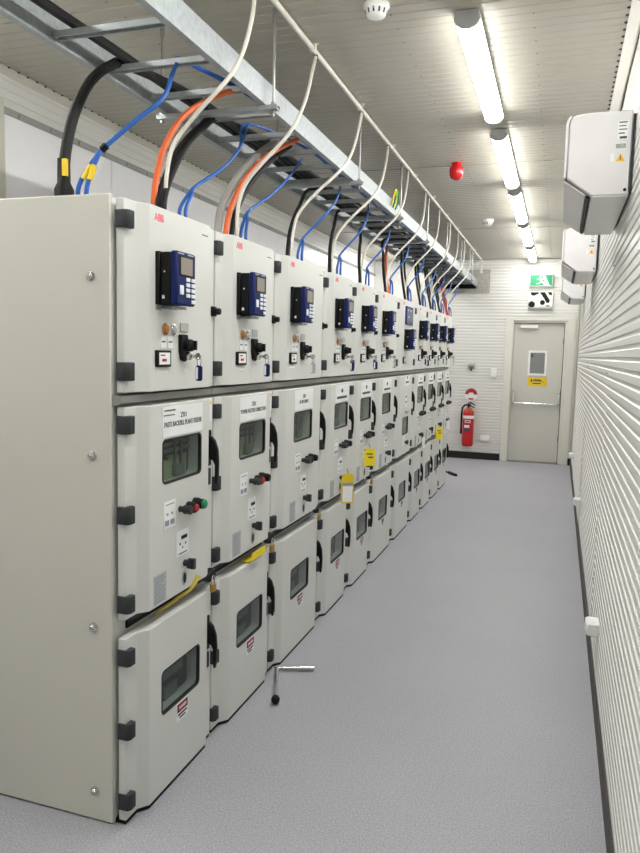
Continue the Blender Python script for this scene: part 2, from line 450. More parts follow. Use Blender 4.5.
s_ = thing('door_switch', 'round grey push switch on the end wall above extinguisher', 'switch', (.062, YE-.002, 1.527))
part('base', MB().box(-.05, .05, -.03, 0, -.05, .05), 'grey_plastic', s_, bevel=.01)
part('button', MB().lathe([(.045, -.03), (.045, -.05), (.03, -.06), (.028, -.075), (.02, -.08)], (0, 0, 0), 'y', 18), 'steel', s_)
part('cable_gland', MB().cyl((0, -.03, -.08), 'z', .015, .035, 10), 'black', s_)
s_ = thing('light_switch', 'white vertical light switch plate between extinguisher sign and door', 'switch', (.42, YE-.002, 1.43))
part('plate', MB().box(-.045, .045, -.035, 0, -.075, .07), 'white', s_, bevel=.008)
part('rocker', MB().box(-.015, .015, -.042, -.034, -.02, .025), 'plate_white', s_, bevel=.002)
s_ = thing('power_outlet', 'white double socket low on the end wall beside door', 'outlet', (.33, YE-.002, .36))
part('plate', MB().box(-.075, .075, -.035, 0, -.05, .05), 'white', s_, bevel=.008)
for sx in (-.035, .035): part('socket', MB().lathe([(.022, 0), (.022, -.002)], (sx, -.035, -.005), 'y', 14), 'plate_white', s_)

for i, y in enumerate((1.67, 5.0, 8.4)):
    s_ = thing('wall_socket', ['white surface socket low on ribbed wall under the nearest air conditioner', 'white surface socket low on ribbed wall, middle one of three', 'white surface socket low on ribbed wall beside the exit door'][i], 'outlet', (XR, y, .345), 'sockets along the ribbed wall')
    part('box', MB().box(-.058, .008, 0, .12, -.03, .032), 'white', s_, bevel=.006)
    part('face_plate', MB().box(-.062, -.058, .01, .11, -.026, .028), 'plate_white', s_, bevel=.001)

# cable transit plate on the end wall
tp = thing('cable_transit', 'grey cable transit plate where the tray meets the end wall', 'transit', (0, YE-.002, 2.7))
part('plate', MB().box(-.75, .295, -.02, 0, 0, .375), 'plate_grey', tp, bevel=.003)
part('opening_shade', MB().box(-.62, .08, -.045, -.02, .07, .16), 'black', tp, bevel=.004)  # black block stands in for the dark opening in the plate
part('frame', MB().box(-.64, .10, -.03, -.02, .05, .18), 'plate_grey', tp)

# ------------------------------------------------------------------ ceiling lights
def light(name, label, x, y0, y1, group, dim=False):
    L = y1-y0
    r = thing(name, label, 'light', (x, (y0+y1)/2, ZC), group)
    part('base', MB().prism([(-.052, .0), (-.057, -.032), (.057, -.032), (.052, .0)], 'y', -L/2+.01, L/2-.01), 'white', r, bevel=.003)
    pr = [(.056*math.cos(a), -.032+.040*math.sin(a)) for a in [math.pi+math.pi*k/10 for k in range(11)]]
    part('diffuser', MB().prism(pr, 'y', -L/2+.022, L/2-.022), 'lamp', r)
    for s in (-1, 1):
        a, b = sorted((s*L/2, s*(L/2-.022)))
        part('end_cap', MB().prism([(.046, 0)]+[(-.046, 0)]+[(.058*math.cos(t), -.034+.041*math.sin(t)) for t in [math.pi+math.pi*k/10 for k in range(11)]], 'y', a, b), 'grey_plastic', r)
    return r
LY = [(-2.15, -.75), (-.40, 1.0), (1.335, 2.75), (3.1, 4.6), (4.88, 6.36), (6.62, 8.05), (8.36, 9.74)]
for i, (a, b) in enumerate(LY):
    light('ceiling_light', 'long tubular ceiling light over the aisle, '+['second one behind the smoke detector', 'just behind the smoke detector', 'beside the smoke detector', 'beside the red siren', 'third in line from the exit door', 'second in line from the exit door', 'nearest the exit door'][i], .94, a, b, 'ceiling lights over the aisle')
light('ceiling_light', 'ceiling light behind the cable tray near the end wall', -1.0, 8.15, 9.55, 'ceiling lights behind the cable tray')
light('ceiling_light', 'added unseen ceiling light behind the cable tray before the cabinet row', -1.0, -.97, .43, 'ceiling lights behind the cable tray')  # added out of view to brighten the white wall panels
light('ceiling_light', 'added unseen ceiling light behind the cable tray nearest the back wall', -1.0, -2.75, -1.35, 'ceiling lights behind the cable tray')  # another unseen lamp, added to lift the white panels further

# detectors and siren on the ceiling
def detector(label, x, y, sc=1.):
    r = thing('smoke_detector', label, 'detector', (x, y, ZC+.004)); r.scale = (sc, sc, sc)
    part('base', MB().lathe([(.054, 0), (.056, -.012), (.052, -.018)], (0, 0, 0), 'z', 20), 'white', r)
    part('cover', MB().lathe([(.05, -.018), (.047, -.034), (.038, -.05), (.02, -.058), (.008, -.06)], (0, 0, 0), 'z', 20), 'white', r)
    g = MB()
    for k in range(12):
        a = 2*math.pi*k/12; c, s = math.cos(a), math.sin(a)
        g.add([(c*.0485-s*.004, s*.0485+c*.004, -.028), (c*.0485+s*.004, s*.0485-c*.004, -.028), (c*.043+s*.004, s*.043-c*.004, -.046), (c*.043-s*.004, s*.043+c*.004, -.046)], [(0, 1, 2, 3)])
    part('vents', g, 'hinge', r)
detector('white round smoke detector on ceiling beside the large ceiling light', .56, 1.19, 1.05)
detector('small white smoke detector on ceiling beyond the red siren', .56, 6.43, 1.2)
r = thing('siren', 'red domed alarm siren on the ceiling between the detectors', 'siren', (.545, 3.92, ZC+.004))
part('base', MB().lathe([(.04, 0), (.042, -.03), (.05, -.035)], (0, 0, 0), 'z', 20), 'siren', r)
part('dome', MB().lathe([(.052, -.035), (.056, -.06), (.054, -.095), (.042, -.12), (.02, -.132)], (0, 0, 0), 'z', 20), 'siren', r)

# ------------------------------------------------------------------ air conditioners
for i, y in enumerate((1.5, 4.52, 7.45)):
    L = 1.06
    a = thing('air_conditioner', ['white wall air conditioner, the largest in view, nearest the smoke detector', 'white wall air conditioner, middle one of three on ribbed wall', 'white wall air conditioner nearest the exit sign'][i], 'air conditioner', (XR, y, 2.43), 'air conditioners on the ribbed wall')
    prof = [(-.012, 0), (-.012, .372), (-.20, .372), (-.262, .364), (-.285, .345), (-.29, .32), (-.29, .085), (-.165, 0)]
    part('body', MB().prism([(-.012, .002), (-.012, .37), (-.20, .37), (-.258, .362), (-.276, .345), (-.28, .32), (-.28, .088), (-.165, .002)], 'y', 0, L), 'ac', a, bevel=.006)
    part('front_panel', MB().prism([(-.282, .09), (-.292, .086), (-.294, .32), (-.289, .345), (-.276, .361), (-.270, .354), (-.278, .342), (-.282, .32)], 'y', -.004, L+.004), 'ac', a)
    # outlet on the slanted face, slightly proud lower housing
    part('louvre', MB().prism([(-.288, .082), (-.293, .074), (-.196, .006), (-.190, .015)], 'y', .02, L-.02), 'ac_grey', a, bevel=.002)
    part('outlet_slot', MB().prism([(-.188, .012), (-.192, .004), (-.180, -.003), (-.172, .003)], 'y', .03, L-.03), 'black', a)
    part('underside', MB().box(-.17, -.014, .004, L-.004, -.004, .003), 'ac_grey', a, bevel=.002)
    part('mounting_plate', MB().box(-.012, -.0005, -.006, L+.006, .02, .35), 'hinge', a)
    st = part('rating_label', MB().box(-.075, -.03, -.0015, 0.001, .245, .325), 'plate_white', a)
    part('label_print', MB().box(-.07, -.035, -.0022, -.0015, .315, .32).box(-.07, -.04, -.0022, -.0015, .30, .304).box(-.07, -.036, -.0022, -.0015, .285, .289).box(-.07, -.045, -.0022, -.0015, .268, .273).box(-.065, -.035, -.0022, -.0015, .247, .257), 'print', st)
    bc = part('barcode_label', MB().box(-.08, -.035, -.0015, .001, .20, .23), 'plate_white', a)
    mb = MB()
    for k in range(9): mb.box(-.078+k*.0047, -.0755+k*.0047, -.0022, -.0015, .205, .226)
    part('bars', mb, 'print', bc)
    wt = part('warning_triangle', MB().prism([(-.075, .15), (-.038, .15), (-.0565, .185)], 'y', -.0018, .001), 'tri_yellow', a)
    part('triangle_mark', MB().box(-.0585, -.0545, -.0026, -.0018, .155, .172), 'print', wt)
    part('small_label', MB().box(-.098, -.083, -.0018, .001, .15, .185), 'plate_white', a)
    part('screw_cap', MB().cyl((-.03, -.004, .025), 'y', .007, .006, 8), 'black', a)

# ------------------------------------------------------------------ switchgear cabinets
def boolean_cut(me, cutters):
    o = bpy.data.objects.new('cut_base', me); COL.objects.link(o); tmp = [o]
    for k, cm in enumerate(cutters):
        c = bpy.data.objects.new('cutter', cm); COL.objects.link(c); tmp.append(c)
        md = o.modifiers.new('b', 'BOOLEAN'); md.operation = 'DIFFERENCE'; md.solver = 'EXACT'; md.object = c
    bpy.context.view_layer.update()
    r = bpy.data.meshes.new_from_object(o.evaluated_get(bpy.context.evaluated_depsgraph_get()))
    for t_ in tmp: bpy.data.objects.remove(t_)
    return r

FX = .072   # front face of the raised door pressing
def door_profile(W, s=0.):
    return [(.012+s, .016+s), (.042-s, .016+s), (.042-s, .088+s), (FX-s, .124+s), (FX-s, W-.088-s), (.046-s, W-.072-s), (.046-s, W-.006-s), (.012+s, W-.006-s)]
def door_mesh(W, z0, z1, win=None):
    k = ('door', round(W, 3), z0, z1, win)
    if k not in CACHE:
        me = MB().prism(door_profile(W), 'z', z0, z1).mesh('door_panel', .0025, ang=.35)
        if win:
            cm = MB().prism(rrect(*win), 'x', -.05, .2).mesh('cutter', 0)
            me = boolean_cut(me, [cm])
            for p_ in me.polygons: p_.use_smooth = False
        setmat(me, 'cab'); CACHE[k] = me
    return CACHE[k]

HINGE = [(.016, .003), (.056, .004), (.066, .016), (.066, .044), (.043, .044), (.043, .012), (.016, .012)]
def hinge(parent, z0, z1):
    h = round(z1-z0, 3)
    cpart('hinge', h, lambda: MB().prism(HINGE, 'z', 0, h), 'hinge', parent, (0, 0, z0), bevel=.003)
def handle_mb():
    pr = [(.046, .208), (.064, .205), (.080, .188), (.093, .15), (.097, .10), (.096, .045), (.092, .006), (.084, .003), (.081, .03), (.081, .085), (.072, .105), (.046, .11)]
    return MB().prism(pr, 'y', -.009, .009).box(.044, .054, -.018, .018, .08, .23)
def handle(parent, W, z):
    cpart('handle', 'h', handle_mb, 'black', parent, (0, W-.045, z), bevel=.003)
    cpart('handle_base', 'h', lambda: MB().box(.044, .056, -.012, .012, .0, .07), 'hinge', parent, (0, W-.045, z), bevel=.003)

def window(parent, y0, y1, z0, z1, r):
    k = (round(y1-y0, 3), round(z1-z0, 3))
    def ring():
        a = rrect(0, y1-y0, 0, z1-z0, r); b = rrect(.007, y1-y0-.007, .007, z1-z0-.007, r*.7); n = len(a)
        mb = MB(); vs = [(-.012, p[0], p[1]) for p in a]+[(.0015, p[0], p[1]) for p in a]+[(.0015, p[0], p[1]) for p in b]+[(-.012, p[0], p[1]) for p in b]
        return mb.add(vs, [(j*n+i, j*n+(i+1) % n, ((j+1) % 4)*n+(i+1) % n, ((j+1) % 4)*n+i) for j in range(4) for i in range(n)])
    cpart('window_gasket', k, ring, 'gasket', parent, (FX, y0, z0))
    cpart('window_pane', k, lambda: MB().prism(rrect(.005, y1-y0-.005, .005, z1-z0-.005, r*.7), 'x', -.008, -.004), 'pane', parent, (FX, y0, z0))

def relay(c, y, z, h=.178):
    r = cpart('protection_relay', 'housing', lambda: MB().box(FX-.001, FX+.016, -.006, .128, -.002, .18).box(FX+.016, FX+.02, .004, .118, .004, .176).box(FX+.02, FX+.056, .0, .125, .0, .178), 'black', c, (0, y, z), bevel=.004, label='black housed protection relay with blue keypad front')
    cpart('relay_front', 0, lambda: MB().box(FX+.054, FX+.082, -.001, .134, -.002, .182), 'relay_blue', r, bevel=.006)
    cpart('screen_bezel', 0, lambda: MB().box(FX+.0815, FX+.0835, .018, .112, .098, .168), 'black', r, bevel=.001)
    cpart('screen', 0, lambda: MB().box(FX+.083, FX+.0845, .024, .106, .104, .162), 'screen', r)
    def btn(): return MB().box(FX+.0815, FX+.0865, 0, .026, 0, .0135)
    for cx in (.062, .1):
        for kz in range(4): cpart('button', 0, btn, 'button', r, (0, cx, .026+kz*.0185), bevel=.0015)
    cpart('button', 1, lambda: MB().box(FX+.0815, FX+.0865, .018, .042, .034, .066), 'button', r, bevel=.0015)
    cpart('button', 0, btn, 'button', r, (0, .1, .006), bevel=.0015)
    for my in (.008, .075): cpart('marking', 2, lambda: MB().box(FX+.0818, FX+.0826, 0, .04, .1725, .1765), 'grey_plastic', r, (0, my, 0))
    cpart('side_mark', 0, lambda: MB().box(FX+.03, FX+.036, -.0012, .001, .108, .114).box(FX+.024, FX+.034, -.0012, .001, .018, .03), 'button', r)
    cpart('bracket', 0, lambda: MB().box(FX-.001, FX+.004, -.004, .03, -.02, -.004).box(FX-.001, FX+.05, .035, .125, -.014, -.004), 'galv', r, bevel=.001)
    return r

def tiny_lines(y0, y1, z0, z1, n, x0=FX, seed=1):
    rnd = random.Random(seed); mb = MB(); dz = (z1-z0)/n
    for k in range(n):
        mb.box(x0, x0+.0006, y0, y0+(y1-y0)*rnd.uniform(.6, 1), z0+k*dz+dz*.25, z0+k*dz+dz*.65)
    return mb

NAMES = [('Z01', 'PASTE BACKFILL PLANT FEEDER'), ('Z02', 'POWER FACTOR CORRECTION'), ('Z03', 'GX INCOMER 1')]
CABLABEL = [
 'grey switchgear cabinet at the row end showing a plain screwed side panel',
 'grey switchgear cabinet, second from the exposed side panel, yellow tag above lower door',
 'wide grey switchgear cabinet, third from the exposed side panel, by the loose crank',
 'grey switchgear cabinet, fourth from the exposed side panel, with white and yellow tag',
 'grey switchgear cabinet, fifth from the exposed side panel, with bright yellow tag',
 'wide grey switchgear cabinet just before the one with the blue square meter',
 'wide grey switchgear cabinet with a blue square meter above its relay',
 'grey switchgear cabinet just past the one with the blue square meter',
 'grey switchgear cabinet, third from the fire extinguisher end of the row',
 'grey switchgear cabinet, second from the fire extinguisher end of the row',
 'grey switchgear cabinet at the row end by the fire extinguisher']

def screw():
    return MB().lathe([(.017, 0), (.017, -.004), (.012, -.006), (.011, -.013), (.007, -.017)], (0, 0, 0), 'y', 14)

for i in range(11):
    W = round(G[i+1]-G[i], 3); c = thing('switchgear_cabinet', CABLABEL[i], 'cabinet', (0, G[i], 0), 'switchgear cabinets in the row')
    sp = i == 6
    b0 = .02 if i == 0 else .001
    cpart('body', (W, b0), lambda: MB().box(-1.25, -.004, b0, W-.001, .012, TOPZ), 'cab', c, bevel=.003)
    cpart('base_shade', (W, b0), lambda: MB().prism(door_profile(W, .004)[1:7]+[(-1.24, W-.012), (-1.24, b0+.005)], 'z', .0, .016), 'black', c)  # black slab stands in for the shadow line under the doors
    if i == 0:
        sd = part('side_cover', MB().box(-1.26, 0, 0, .019, .005, TOPZ+.008), 'cab_side', c, bevel=.004)
        for z in (1.932, 1.329, .724, .117):
            cpart('screw', 0, screw, 'chrome', sd, (-.075, 0, z))
        part('scratch', MB().box(-.66, -.61, -.0006, .0004, .062, .065), 'hinge', sd, rot=None)
    cpart('seam_bar', W, lambda: MB().prism([(-.006, 1.500), (.020, 1.505), (.036, 1.512), (.036, 1.536), (-.006, 1.540)], 'y', .004, W-.001), 'seam', c)
    cpart('recess_shade', W, lambda: MB().box(-.006, .004, .085, W-.002, .70, .752), 'black', c)  # black strip stands in for the shade between the two doors
    cpart('recess_bar', W, lambda: MB().box(-.006, .022, .085, W-.002, .728, .752), 'hinge', c, bevel=.002)
    # --- instrument compartment door
    dz = link('instrument_door', door_mesh(W, 1.547, TOPZ-.004), c)
    hinge(dz, 2.088, 2.146); hinge(dz, 1.588, 1.650)
    cpart('latch', 0, lambda: MB().box(.046, .056, -.02, .018, -.02, .02).cyl((.05, 0, 0), 'x', .014, .03, 10), 'black', dz, (0, W-.012, 1.855), bevel=.002)
    cpart('marking', 0, lambda: MB().box(FX, FX+.0006, 0, .05, 0, .004), 'print', dz, (0, W-.16, 2.14))
    text('logo', 'ABB', .034, 'logo_red', dz, (FX+.0004, .185, 2.148), bold=.0016)
    yr = .165
    if not sp:
        relay(c, yr, 1.853)
    else:
        mt = part('panel_meter', MB().box(FX-.001, FX+.014, .25, .56, 1.965, 2.13), 'relay_blue', c, bevel=.004, label='square panel meter with dark blue screen')
        part('screen', MB().box(FX+.0135, FX+.015, .265, .545, 1.985, 2.115), 'meter_screen', mt)
        mb = MB()
        for k in range(5): mb.cyl((FX+.0145, .29+.055*k, 1.975), 'x', .004, .002, 6)
        mb.box(FX+.0148, FX+.0155, .30, .33, 2.09, 2.10).box(FX+.0148, FX+.0155, .42, .45, 2.09, 2.10).box(FX+.0148, FX+.0155, .33, .37, 2.03, 2.04)
        part('indicator_dots', mb, 'button', mt)
        relay(c, .25, 1.742)
    # controls below the relay
    y0 = yr if not sp else .22
    zo = 0 if not sp else -.02
    cpart('lamp_plate', 0, lambda: MB().box(FX-.001, FX+.002, .03, .15, 1.745, 1.79), 'cab', c, (0, y0, zo), bevel=.001)
    for ly, mm in ((.058, 'amber'), (.112, 'chrome')):
        if sp: continue
        cpart('indicator_lamp', 0, lambda: MB().lathe([(.022, 0), (.022, .005), (.017, .007), (.015, .011), (.006, .013)], (FX, 0, 0), 'x', 14), mm, c, (0, y0+ly, 1.768))
    for ly in (.028, .075):
        if sp: continue
        lp = cpart('label_plate', 0, lambda: MB().box(FX-.001, FX+.003, 0, .037, 0, .045), 'plate_white', c, (0, y0+ly, 1.698), bevel=.0015)
        cpart('label_print', 0, lambda: MB().box(FX+.003, FX+.0035, .006, .03, .022, .027), 'print', lp)
    ct = cpart('counter', 0, lambda: MB().box(FX-.001, FX+.012, -.008, .085, 1.633, 1.692), 'black', c, (0, y0, zo), bevel=.002)
    cpart('counter_face', 0, lambda: MB().box(FX+.0118, FX+.0128, .002, .075, 1.642, 1.684), 'plate_white', ct)
    cpart('counter_digits', 0, lambda: MB().box(FX+.0127, FX+.0133, .02, .05, 1.652, 1.662).box(FX+.0127, FX+.0133, .01, .04, 1.672, 1.677), 'danger_red', ct)
    cpart('counter_label', 0, lambda: MB().box(FX-.001, FX+.002, -.006, .08, 1.610, 1.628), 'plate_white', c, (0, y0, zo), bevel=.001)
    if not sp:
        sl = cpart('selector_switch', 0, lambda: MB().prism([(.155, 1.752), (.2, 1.752), (.215, 1.70), (.205, 1.665), (.185, 1.650), (.165, 1.658), (.155, 1.69)], 'x', FX-.001, FX+.016), 'black', c, (0, y0, 0), bevel=.002)
        cpart('selector_knob', 0, lambda: MB().lathe([(.024, .014), (.023, .034), (.018, .042), (.006, .046)], (FX, .195, 1.712), 'x', 14).box(FX+.03, FX+.055, .19, .2, 1.695, 1.73), 'black', sl)
        cpart('lock_barrel', 0, lambda: MB().lathe([(.015, .014), (.015, .03), (.011, .033)], (FX, .192, 1.672), 'x', 12), 'chrome', sl)
        cpart('selector_label', 0, lambda: MB().box(FX-.001, FX+.004, .165, .225, 1.762, 1.795), 'grey_plastic', c, (0, y0, 0), bevel=.001)
        k_ = thing('key_ring', f'key and tag in selector switch of the {ORD[i]} cabinet from the side panel', 'key', (FX+.033, G[i]+y0+.192, 1.672), 'keys in the selector switches')
        cpart('key', 0, lambda: MB().box(0, .022, -.002, .002, -.006, .006).lathe([(.013, -.002), (.013, .002)], (.03, 0, 0), 'y', 12), 'chrome', k_)
        cpart('ring', 0, lambda: MB().tube([(.03, .008+.016*math.cos(a), -.02+.018*math.sin(a)) for a in [2*math.pi*q/12 for q in range(13)]], .0022, 5, False), 'chrome', k_)
        cpart('tag', 0, lambda: MB().prism(rrect(.018, .046, -.092, -.034, .009), 'y', .0, .006), 'relay_blue' if i in (0, 1, 7, 3, 4) else 'grey_plastic', k_, bevel=.001)
        cpart('tag_window', 0, lambda: MB().prism(rrect(.020, .029, -.086, -.040, .004), 'y', -.001, .007), 'plate_white', k_)
    # --- breaker compartment door
    ws = .0 if W < .7 else .045
    if not sp: win = (.207+ws, .507+ws, 1.203, 1.37, .022)
    else: win = (.30, .56, .945, 1.11, .018)
    dm = link('breaker_door', door_mesh(W, .757, 1.498, win), c)
    window(dm, *win)
    for z in (1.408, 1.098, .784): hinge(dm, z, z+.062)
    handle(dm, W, 1.135)
    bi = cpart('breaker_unit', (win), lambda: MB().box(-.004, .002, win[0]-.03, win[1]+.03, win[2]-.04, win[3]+.04), 'dark', c)
    cpart('front_cover', win, lambda: MB().box(.002, .03, win[0]+.0, win[1]-.17, win[2]-.03, win[2]+.075).box(.002, .022, win[0]+.13, win[1]-.03, win[2]-.02, win[2]+.085), 'breaker_tan', bi, bevel=.002)
    cpart('charging_lever', win, lambda: MB().box(.025, .035, win[0]+.16, win[0]+.172, win[2]+.03, win[2]+.14).box(.025, .035, win[0]+.205, win[0]+.217, win[2]+.03, win[2]+.14).box(.02, .04, win[0]+.155, win[0]+.225, win[2]+.01, win[2]+.05), 'breaker_grey', bi, bevel=.002)
    mb = MB()
    for k in range(3): mb.box(.002, .02, win[0]-.02, win[1]+.02, win[2]+.10+k*.028, win[2]+.112+k*.028)
    part('louvre_bars', mb, 'breaker_grey', bi)
    if not sp: npz = (.207+ws, .512+ws, 1.376, 1.488)
    else: npz = (.34, .56, 1.405, 1.488)
    a0, a1, z0, z1 = npz
    npt = cpart('nameplate', npz, lambda: MB().box(FX-.001, FX+.0025, a0, a1, z0, z1), 'plate_white', c, bevel=.0008)
    cy = (a0+a1)/2
    if i < 3:
        text('lettering', NAMES[i][0], .026, 'print', npt, (FX+.003, cy, z0+.075), bold=.0004, width=.045)
        text('lettering', NAMES[i][1], .026, 'print', npt, (FX+.003, cy, z0+.045), bold=.0004, width=min((a1-a0)-.02, .0125*len(NAMES[i][1])))
    else:
        cpart('lettering', npz, lambda: MB().box(FX+.0024, FX+.003, cy-.02, cy+.02, z0+.062, z0+.085).box(FX+.0024, FX+.003, a0+.04, a1-.04, z0+.022, z0+.038), 'print', npt)
    if i == 0:
        part('emblem', MB().box(FX+.0024, FX+.003, a0+.012, a0+.09, z0+.095, z0+.100).box(FX+.0024, FX+.003, a0+.006, a0+.085, z0+.078, z0+.082), 'print', npt)
    ad = W-.66 if W > .7 else 0
    ad *= .5
    if i < 3:
        wl_ = cpart('warning_label', 0, lambda: MB().box(.046, .047, 0, .028, 0, .095), 'plate_white', c, (0, W-.038, 1.40))
        cpart('warning_mark', 0, lambda: MB().prism([(.004, .072), (.024, .072), (.014, .09)], 'x', .047, .0476), 'tri_yellow', wl_)
    if not sp:
        p1 = cpart('instruction_plate', 0, lambda: MB().box(FX-.001, FX+.002, .217, .303, 1.033, 1.136), 'plate_white', c, (0, ad, 0), bevel=.0008)
        cpart('plate_print', 0, lambda: MB().box(FX+.002, FX+.0026, .23, .29, 1.122, 1.126).box(FX+.002, FX+.0026, .236, .248, 1.083, 1.092).box(FX+.002, FX+.0026, .27, .282, 1.083, 1.092)
              .box(FX+.002, FX+.0026, .226, .254, 1.045, 1.065).box(FX+.002, FX+.0026, .264, .292, 1.045, 1.065), 'print_blue', p1)
        p2 = cpart('instruction_plate', 1, lambda: MB().box(FX-.001, FX+.002, .312, .405, .903, 1.004), 'plate_white', c, (0, ad, 0), bevel=.0008)
        cpart('plate_slot', 0, lambda: MB().box(FX+.0015, FX+.003, .345, .39, .968, .982), 'black', p2)
        cpart('plate_print', 1, lambda: MB().box(FX+.002, FX+.0026, .33, .342, .948, .956).box(FX+.002, FX+.0026, .352, .36, .932, .94).box(FX+.002, FX+.0026, .375, .385, .944, .952).box(FX+.002, FX+.0026, .325, .39, .912, .916), 'print', p2)
        ok = cpart('operating_knob', 0, lambda: MB().lathe([(.012, 0), (.012, .02), (.018, .022), (.018, .03), (.012, .032), (.012, .04), (.018, .042), (.016, .052)], (FX, .335, 1.09), 'x', 12), 'hinge', c, (0, ad, 0))
        g2 = cpart('push_button', 0, lambda: MB().lathe([(.023, 0), (.023, .02), (.02, .024), (.02, .034)], (FX, .40, 1.084), 'x', 14), 'black', c, (0, ad, 0))
        cpart('cap', i == 0, lambda: MB().lathe([(.016, .034), (.016, .040), (.012, .044)], (FX, .40, 1.084), 'x', 14), 'danger_red' if i < 2 else 'black', g2)
        g3 = cpart('push_button', 1, lambda: MB().lathe([(.023, 0), (.023, .02), (.02, .024), (.02, .04)], (FX, .452, 1.090), 'x', 14), 'black', c, (0, ad, 0))
        cpart('cap', 2+(i == 0), lambda: MB().lathe([(.018, .04), (.018, .049), (.013, .053)], (FX, .452, 1.090), 'x', 14), 'green' if i == 0 else 'black', g3)
        cpart('lock_knob', 0, lambda: MB().lathe([(.013, 0), (.013, .016), (.021, .018), (.021, .028), (.013, .03)], (FX, .375, .868), 'x', 12).box(FX+.028, FX+.046, .367, .383, .848, .888), 'hinge', c, (0, ad, 0))
        ke = cpart('keyhole_escutcheon', 0, lambda: MB().prism([(.373+.02*math.cos(a), .808+.03*math.sin(a)) for a in [2*math.pi*q/16 for q in range(16)]], 'x', FX-.001, FX+.002), 'grey_plastic', c, (0, ad, 0))
        cpart('keyhole', 0, lambda: MB().prism([(.373+.011*math.cos(a), .808+.021*math.sin(a)) for a in [2*math.pi*q/14 for q in range(14)]], 'x', FX+.001, FX+.003), 'black', ke)
        rs = cpart('rating_sticker', 0, lambda: MB().box(FX-.001, FX+.001, .15, .237, .768, .878), 'grey_plastic', c, (0, ad, 0))
        cpart('sticker_print', 0, lambda: tiny_lines(.156, .231, .772, .872, 10, FX+.001, 5), 'print_blue', rs)
    else:
        ms = part('strip_label', MB().box(FX-.001, FX+.002, .40, .46, 1.20, 1.33), 'plate_white', c)
        part('strip_print', MB().box(FX+.002, FX+.0026, .41, .45, 1.29, 1.31).box(FX+.002, FX+.0026, .41, .45, 1.24, 1.26), 'print', ms)
        part('viewing_knob', MB().lathe([(.022, 0), (.022, .02), (.015, .03)], (FX, .44, 1.165), 'x', 12), 'grey_plastic', c)
        part('instruction_plate', MB().box(FX-.001, FX+.002, .33, .43, .84, .93), 'plate_white', c)
        part('lock_knob', MB().lathe([(.013, 0), (.013, .016), (.021, .018), (.021, .034)], (FX, .44, .868), 'x', 12), 'hinge', c)
    # --- cable compartment door
    w2 = (.205+ws, .505+ws, .318, .494, .022)
    dl = link('cable_door', door_mesh(W, .016, .690, w2), c)
    window(dl, *w2)
    for z in (.594, .325, .062): hinge(dl, z, z+.06)
    handle(dl, W, .335)
    ci = cpart('cable_compartment', w2, lambda: MB().box(-.004, .002, w2[0]-.03, w2[1]+.03, w2[2]-.04, w2[3]+.04), 'dark', c)
    cpart('inner_panel', w2, lambda: MB().box(.002, .012, w2[0]-.01, w2[1]-.03, w2[2]+.075, w2[2]+.135).box(.002, .02, w2[0]+.11, w2[1]-.09, w2[2]-.01, w2[2]+.05), 'breaker_grey', ci, bevel=.002)
    dg = cpart('danger_label', ws, lambda: MB().box(FX-.001, FX+.0015, .317+ws, .408+ws, .238, .312), 'plate_white', c)
    cpart('danger_panel', ws, lambda: MB().box(FX+.0015, FX+.0021, .322+ws, .403+ws, .274, .308), 'black', dg)
    cpart('danger_oval', ws, lambda: MB().prism(rrect(.326+ws, .399+ws, .278, .304, .0125), 'x', FX+.002, FX+.0028), 'danger_red', dg)
    cpart('danger_print', ws, lambda: MB().box(FX+.0015, FX+.0021, .326+ws, .398+ws, .259, .267).box(FX+.0015, FX+.0021, .338+ws, .385+ws, .246, .253), 'print', dg)
    if i < 5: text('lettering', 'DANGER', .016, 'plate_white', dg, (FX+.003, .3625+ws, .291), bold=.0004, width=.056)

# ------------------------------------------------------------------ padlocks and hanging tags
def padlock(i, yl, z):
    p_ = thing('padlock', f'small brass padlock at the lower door of the {ORD[i]} cabinet from the side panel', 'padlock', (.083, G[i]+yl, z), 'padlocks between the doors')
    cpart('lock_body', 0, lambda: MB().box(-.008, .008, -.018, .018, -.04, -.005), 'brass', p_, bevel=.003)
    cpart('shackle', 0, lambda: MB().tube([(0, -.012, -.008), (0, -.012, .018), (0, -.006, .028), (0, .006, .028), (0, .012, .018), (0, .012, -.008)], .0035, 6), 'chrome', p_)
    cpart('hasp', 0, lambda: MB().prism([(-.02, .002), (.035, .012), (.035, .05), (.0, .055), (-.06, .03)], 'x', -.035, -.004), 'black', p_, bevel=.003)
for i, dy in ((0, .60), (1, .60), (2, .70), (4, .57)): padlock(i, dy, .722)

def tagcard(name, label, px, m, w_, h_, rz, loc, tilt=0., extra=None):
    t_ = thing(name, label, 'tag', loc, 'lockout tags on the cabinets', (tilt, 0, rz))
    part('card', MB().prism([(-w_/2, -h_), (w_/2, -h_), (w_/2, -.02), (w_/2-.015, 0), (-w_/2+.015, 0), (-w_/2, -.02)], 'y', -.001, .001), m, t_)
    if extra == 'cream':
        part('card_face', MB().box(-w_/2+.008, w_/2-.008, -.002, -.001, -h_+.01, -h_*.42), 'plate_white', t_)
        part('card_band', MB().box(-w_/2+.006, w_/2-.006, -.002, -.001, -h_*.40, -h_*.3), 'print_blue', t_)
    if extra == 'print':
        part('card_print', MB().box(-w_/2+.015, w_/2-.02, -.002, -.001, -h_*.35, -h_*.28).box(-w_/2+.03, w_/2-.015, -.002, -.001, -h_*.55, -h_*.47), 'print', t_)
    part('tie', MB().tube([(0, 0, -.012), (.004, .012, .015), (0, .03, .03)], .002, 5), 'black', t_)
    return t_
RZ = math.radians(35)
tagcard('lockout_tag', 'bright yellow lockout tag hanging on the fifth cabinet from the side panel', 0, 'yellow', .085, .13, RZ, (.13, 3.03, 1.0), extra='print')
tagcard('lockout_tag', 'white faced tag with yellow border hanging on the fourth cabinet from the side panel', 0, 'sign_yellow', .085, .20, RZ, (.13, 2.46, .90), extra='cream')
